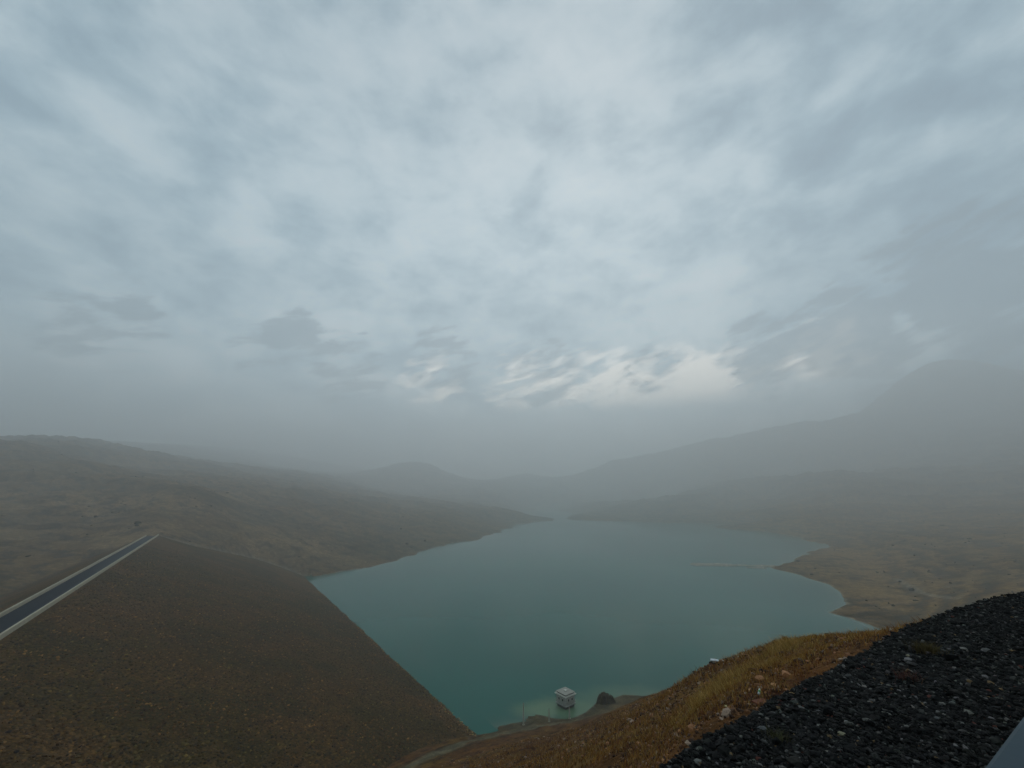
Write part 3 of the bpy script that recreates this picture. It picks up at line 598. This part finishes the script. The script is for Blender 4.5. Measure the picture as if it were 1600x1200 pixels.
cc = np.array([(.66, .40, .10), (.46, .23, .045), (.74, .50, .16)])[rng.integers(0, 3, len(x))]*rng.uniform(.3, 1.1, (len(x), 1))*(1+rng.normal(0, .06, (len(x), 3)))
tg = link('tall_grass', blades(x, y, ground(x, y), h, wd, .75, cc), m_veg); tag(tg, kind='stuff')

# ------------------------------------------------------------------ single plants
def weed(name, label, px, py, n, hh, spd, cols, wd=.004, zt=PADZ, zb=None):
    p = on_plane(px, py, zt); zb = PADZ+.02 if zb is None else zb
    x = rng.normal(0, spd, n); y = rng.normal(0, spd, n); me = blades(x, y, 0*x, rng.uniform(.4, 1, n)*hh, wd, .9, np.array(cols)[rng.integers(0, len(cols), n)]*rng.uniform(.6, 1.2, (n, 1)))
    o = link(name, me, m_veg); o.location = (p[0], p[1], zb); tag(o, label, 'plant'); return o
weed('dry_weed', 'reddish dry weed growing out of the black gravel', 1420, 1072, 260, .13, .045, [(.13, .045, .035), (.09, .03, .03), (.16, .09, .05)], .003)
weed('grass_tuft', 'yellow brown grass tuft on the gravel above the reddish weed', 1450, 1022, 420, .12, .06, [(.14, .11, .04), (.10, .07, .03)], .004)
weed('grass_tuft', 'small dull grass tuft at the gravel edge near the bottom of the photo', 1215, 1165, 160, .09, .035, [(.10, .10, .04), (.07, .06, .03)], .003)

mp_ = on_plane(946, 1097, 0.3); ga = np.linspace(0, 2*math.pi, 72, endpoint=False); gk = np.linspace(0, 1, 26)
A_, K_ = np.meshgrid(ga, gk); rad = 2.2*(1+fbm(np.cos(A_)*3+9, np.sin(A_)*3, 2.2, 3)*.7); mx, my = rad*K_*np.cos(A_)*1.15, rad*K_*np.sin(A_)*.8
mz = 3.2*np.clip(1-K_**4.5, 0, 1)**.7*(1+fbm(mx+30, my, 1.9, 4, .6)*.55)+fbm(mx, my+50, .5, 3, .6)*.25-.9
F_ = grid_faces(26, 73) if 0 else np.array([(k*72+i, k*72+(i+1) % 72, (k+1)*72+(i+1) % 72, (k+1)*72+i) for k in range(25) for i in range(72)])
mo = link('rock_mound', np_mesh('rock_mound', np.stack([mx, my, mz], -1).reshape(-1, 3), F_[:, ::-1], np.ones((26*72, 1))*np.array([.052, .040, .018])*(1+.8*fbm(mx, my, 1.2, 3)).reshape(-1, 1)), m_ter)
mo.location = (mp_[0], mp_[1], 0); tag(mo, 'dark brown earthy rock mound at the water edge right of the small hut', 'rock')

# ------------------------------------------------------------------ gauge house standing in the cove
gp = on_plane(884, 1103, 0); gh = thing('gauge_house', 'small square grey hut with stepped flat roof standing in the lake shallows', 'hut', (gp[0], gp[1], 0), R(45)+math.atan2(-gp[0], gp[1])*1.0)
W = 1.9; ZB = 1.0
MB().box(-1.75, 1.75, -1.75, 1.75, -5, ZB-.25).build('pier', m_darkm, gh)
MB().box(-W-.25, W+.25, -W-.25, W+.25, ZB-.25, ZB).build('floor_slab', m_wall, gh, .04)
MB().box(-W, W, -W, W, ZB, ZB+2.15).build('wall', m_wall, gh)
MB().box(-W-.4, W+.4, -W-.4, W+.4, ZB+2.15, ZB+2.4).build('cornice', m_trim, gh, .04)
MB().box(-W+.12, W-.12, -W+.12, W-.12, ZB+2.4, ZB+2.62).build('roof_recess', m_darkm, gh)
rf = MB().box(-W-.12, W+.12, -W-.12, W+.12, ZB+2.62, ZB+2.85).build('roof', m_roof, gh, .04)
MB().box(-.42, .42, -.42, .42, ZB+2.85, ZB+3.1).build('roof_hatch', m_trim, rf, .04)
for k, (x0, rz) in enumerate([(-.75, 0), (.75, 0), (-.75, 1), (.75, 1)]):
    b = MB(); g2 = MB()
    if rz == 0: b.box(x0-.38, x0+.38, -W-.05, -W-.002, ZB+.8, ZB+1.6); g2.box(x0-.3, x0+.3, -W-.065, -W-.05, ZB+.88, ZB+1.52)
    else: b.box(-W-.05, -W-.002, x0-.38, x0+.38, ZB+.8, ZB+1.6); g2.box(-W-.065, -W-.05, x0-.3, x0+.3, ZB+.88, ZB+1.52)
    f_ = b.build('window', m_trim, gh); g2.build('pane', m_glass, f_)
for a_ in (-1, 1):
    b = MB(); e_ = W+.2
    for k in range(5): q_ = -e_+2*e_*k/4; b.rod((q_, -e_, ZB), (q_, -e_, ZB+.95), .03) if a_ < 0 else b.rod((-e_, q_, ZB), (-e_, q_, ZB+.95), .03)
    for hz in (.5, .95): b.rod((-e_, -e_, ZB+hz), (e_, -e_, ZB+hz), .03) if a_ < 0 else b.rod((-e_, -e_, ZB+hz), (-e_, e_, ZB+hz), .03)
    b.build('railing', m_pole, gh)

# ------------------------------------------------------------------ three poles by the track
def pole_at(px, py_base, py_top, label):
    # find the ground point on the sight line
    d = view_dir(px, py_base); ts = np.linspace(60, 220, 1600); gz = ground(d[0]*ts, d[1]*ts); k = int(np.argmax(CAM_Z+d[2]*ts < gz)); t_ = ts[k]
    bx_, by_ = d[0]*t_, d[1]*t_; dt = view_dir(px, py_top); hh = math.hypot(bx_, by_); top = CAM_Z+hh*dt[2]/math.hypot(dt[0], dt[1]); z0 = float(gz[k]); h = top-z0
    print('pole', px, round(hh, 1), 'ground', round(z0, 1), 'height', round(h, 2))
    o = thing('steel_pole', label, 'pole', (bx_, by_, z0-.1), 0, 'steel poles by the shore track')
    MB().box(-.3, .3, -.3, .3, -.3, .25).build('footing', m_conc, o, .03)
    MB().rod((0, 0, .2), (0, 0, h+.1), .20, .16, 10).build('shaft', m_pole, o)
    MB().rod((0, 0, h+.1), (0, 0, h+.18), .13, .04, 10).build('cap', m_darkm, o)
    return o
pole_at(818, 1133, 1098, 'tallest pale steel pole, left of the hut at the tip of the track')
pole_at(858, 1128, 1108, 'short steel pole between the tall pole and the hut')
pole_at(890, 1123, 1104, 'short steel pole right in front of the hut')

# ------------------------------------------------------------------ things lying on the bank
def brow_obj(px, py, t0, t1):
    d = view_dir(px, py); ts = np.linspace(t0, t1, 1500); gz = ground(d[0]*ts, d[1]*ts); hit = CAM_Z+d[2]*ts < gz; k = int(np.argmax(hit)) if hit.any() else int(np.argmin(CAM_Z+d[2]*ts-gz))
    return d[0]*ts[k], d[1]*ts[k], float(gz[k]), ts[k]
bx_, by_, bz_, bt = brow_obj(1117, 1036, 8, 60); print('shed', bx_, by_, bz_, bt); sc_ = bt/60*.9
sh = thing('pump_shed', 'low dark box with a bright white curved lid at the brow of the bank', 'shed', (bx_, by_, bz_-.05*sc_), R(-25)); sh.scale = (sc_*.5,)*3
MB().box(-.75, .75, -.5, .5, 0, .62).build('body', m_darkm, sh, .03)
MB().box(-.5, .3, -.53, -.502, .3, .55).build('panel', m_pole, sh)
b = MB(); rings = []
for xk, sk in ((-.95, .6), (-.8, .9), (0, 1), (.8, .9), (.95, .6)): rings.append([(xk, math.cos(t_)*.62*sk, .66+max(0, math.sin(t_))*.26*sk - (0 if math.sin(t_) >= 0 else .05)) for t_ in [2*math.pi*i/14 for i in range(14)]])
b.loft(rings).build('lid', m_white, sh, 0, True)
def slab(name, px, py, t0, t1, L1, W1, H1, rz, m_, label, cat, tilt=0):
    x_, y_, z_, t_ = brow_obj(px, py, t0, t1); o = MB().box(-L1/2, L1/2, -W1/2, W1/2, 0, H1).build(name, m_, None, min(H1, W1)*.15); o.location = (x_, y_, z_); o.rotation_euler = (0, tilt, rz); tag(o, label, cat); print(name, t_); return o
slab('plank', 1131, 1033, 8, 60, .20, .035, .02, R(-40), m_trim, 'pale plank lying on the brow right beside the white lidded box', 'plank', R(12))
slab('concrete_slab', 1332, 1017, 12, 60, .26, .10, .02, R(10), m_conc, 'pale flat concrete slab lying alone in the brown grass', 'slab')
slab('concrete_slab', 1397, 985, 8, 60, .2, .15, .03, R(30), m_conc, 'pale weathered slab half hidden behind the gravel brow, at the top of the bank', 'slab')
slab('rusty_sheet', 1192, 1100, 5, 40, .20, .16, .02, R(20), m_rust, 'small rust red metal scrap on the bank below the bottle', 'scrap')
x_, y_, z_, t_ = brow_obj(1186, 1088, 5, 40); bo = thing('plastic_bottle', 'small clear plastic bottle with a green top dropped on the rusty bank', 'bottle', (x_, y_, z_+.02), R(60)); bo.scale = (.38,)*3; bo.rotation_euler = (R(12), R(55), R(60))
MB().loft([[(math.cos(a)*q, math.sin(a)*q, h_) for a in [2*math.pi*i/12 for i in range(12)]] for h_, q in ((0, .036), (.02, .04), (.15, .04), (.19, .03), (.215, .014), (.23, .014))]).build('body', m_plast, bo, 0, True)
MB().rod((0, 0, .23), (0, 0, .25), .017, .017, 12).build('cap', m_green, bo); MB().rod((0, 0, .07), (0, 0, .14), .0415, .0415, 14).build('label_band', m_green, bo)

# ------------------------------------------------------------------ barrier beside the view point and the road behind it
p0 = on_plane(1535, 1200, 59.25); p1 = on_plane(1600, 1115, 59.25); bd = (p1-p0)/np.linalg.norm(p1-p0); bn = np.array([bd[1], -bd[0]]); ang = math.atan2(bd[1], bd[0])
mid = (p0+p1)/2
ba = thing('barrier_wall', 'smooth blue grey barrier top cutting the bottom right corner beside the gravel', 'barrier', (mid[0], mid[1], PADZ-.1), ang)
prof = [(0, -.0), (-.04, 0), (-.04, .35), (.0, .42), (.0, 1.0), (-.0, 1.05), (-.34, 1.05), (-.34, .42), (-.38, .35), (-.38, 0)]
def ext(name, pr, x0, x1, m_, bev): return MB().loft([[(x0, yy_, zz) for yy_, zz in pr], [(x1, yy_, zz) for yy_, zz in pr]]).build(name, m_, ba, bev)
ext('wall', [(.05, 0), (-.02, .88), (-.30, .88), (-.37, 0)], -6, 22, m_conc, .01)
ext('coping', [(0, .88), (0, 1.05), (-.34, 1.05), (-.34, .88)], -6, 22, m_barr, .012)
rd = MB(); o1 = mid+bn*.6; rc = [(o1+bd*(-40)), (o1+bd*60), (o1+bd*60+bn*7), (o1+bd*(-40)+bn*7)]
rd.loft([[(*rc[0], PADZ-.4), (*rc[1], PADZ-.4), (*rc[2], PADZ-.4), (*rc[3], PADZ-.4)], [(*rc[0], PADZ+.06), (*rc[1], PADZ+.06), (*rc[2], PADZ+.06), (*rc[3], PADZ+.06)]])
tag(rd.build('road', m_asph), kind='structure')

# ------------------------------------------------------------------ haze: one even box of air round the whole scene
hz = MB().box(-6300, 6300, -6300, 6300, -9, HAZE_TOP).build('haze', None)
m_h = bpy.data.materials.new('haze'); m_h.use_nodes = True; t = NT(m_h.node_tree); t.n.clear()
pvn = t.n.new('ShaderNodeVolumePrincipled'); pvn.inputs['Color'].default_value = (.975, .975, .97, 1); pvn.inputs['Density'].default_value = HAZE_DENS; pvn.inputs['Anisotropy'].default_value = .6
om = t.n.new('ShaderNodeOutputMaterial'); t.l.new(pvn.outputs[0], om.inputs['Volume']); hz.data.materials.append(m_h); tag(hz, kind='stuff')
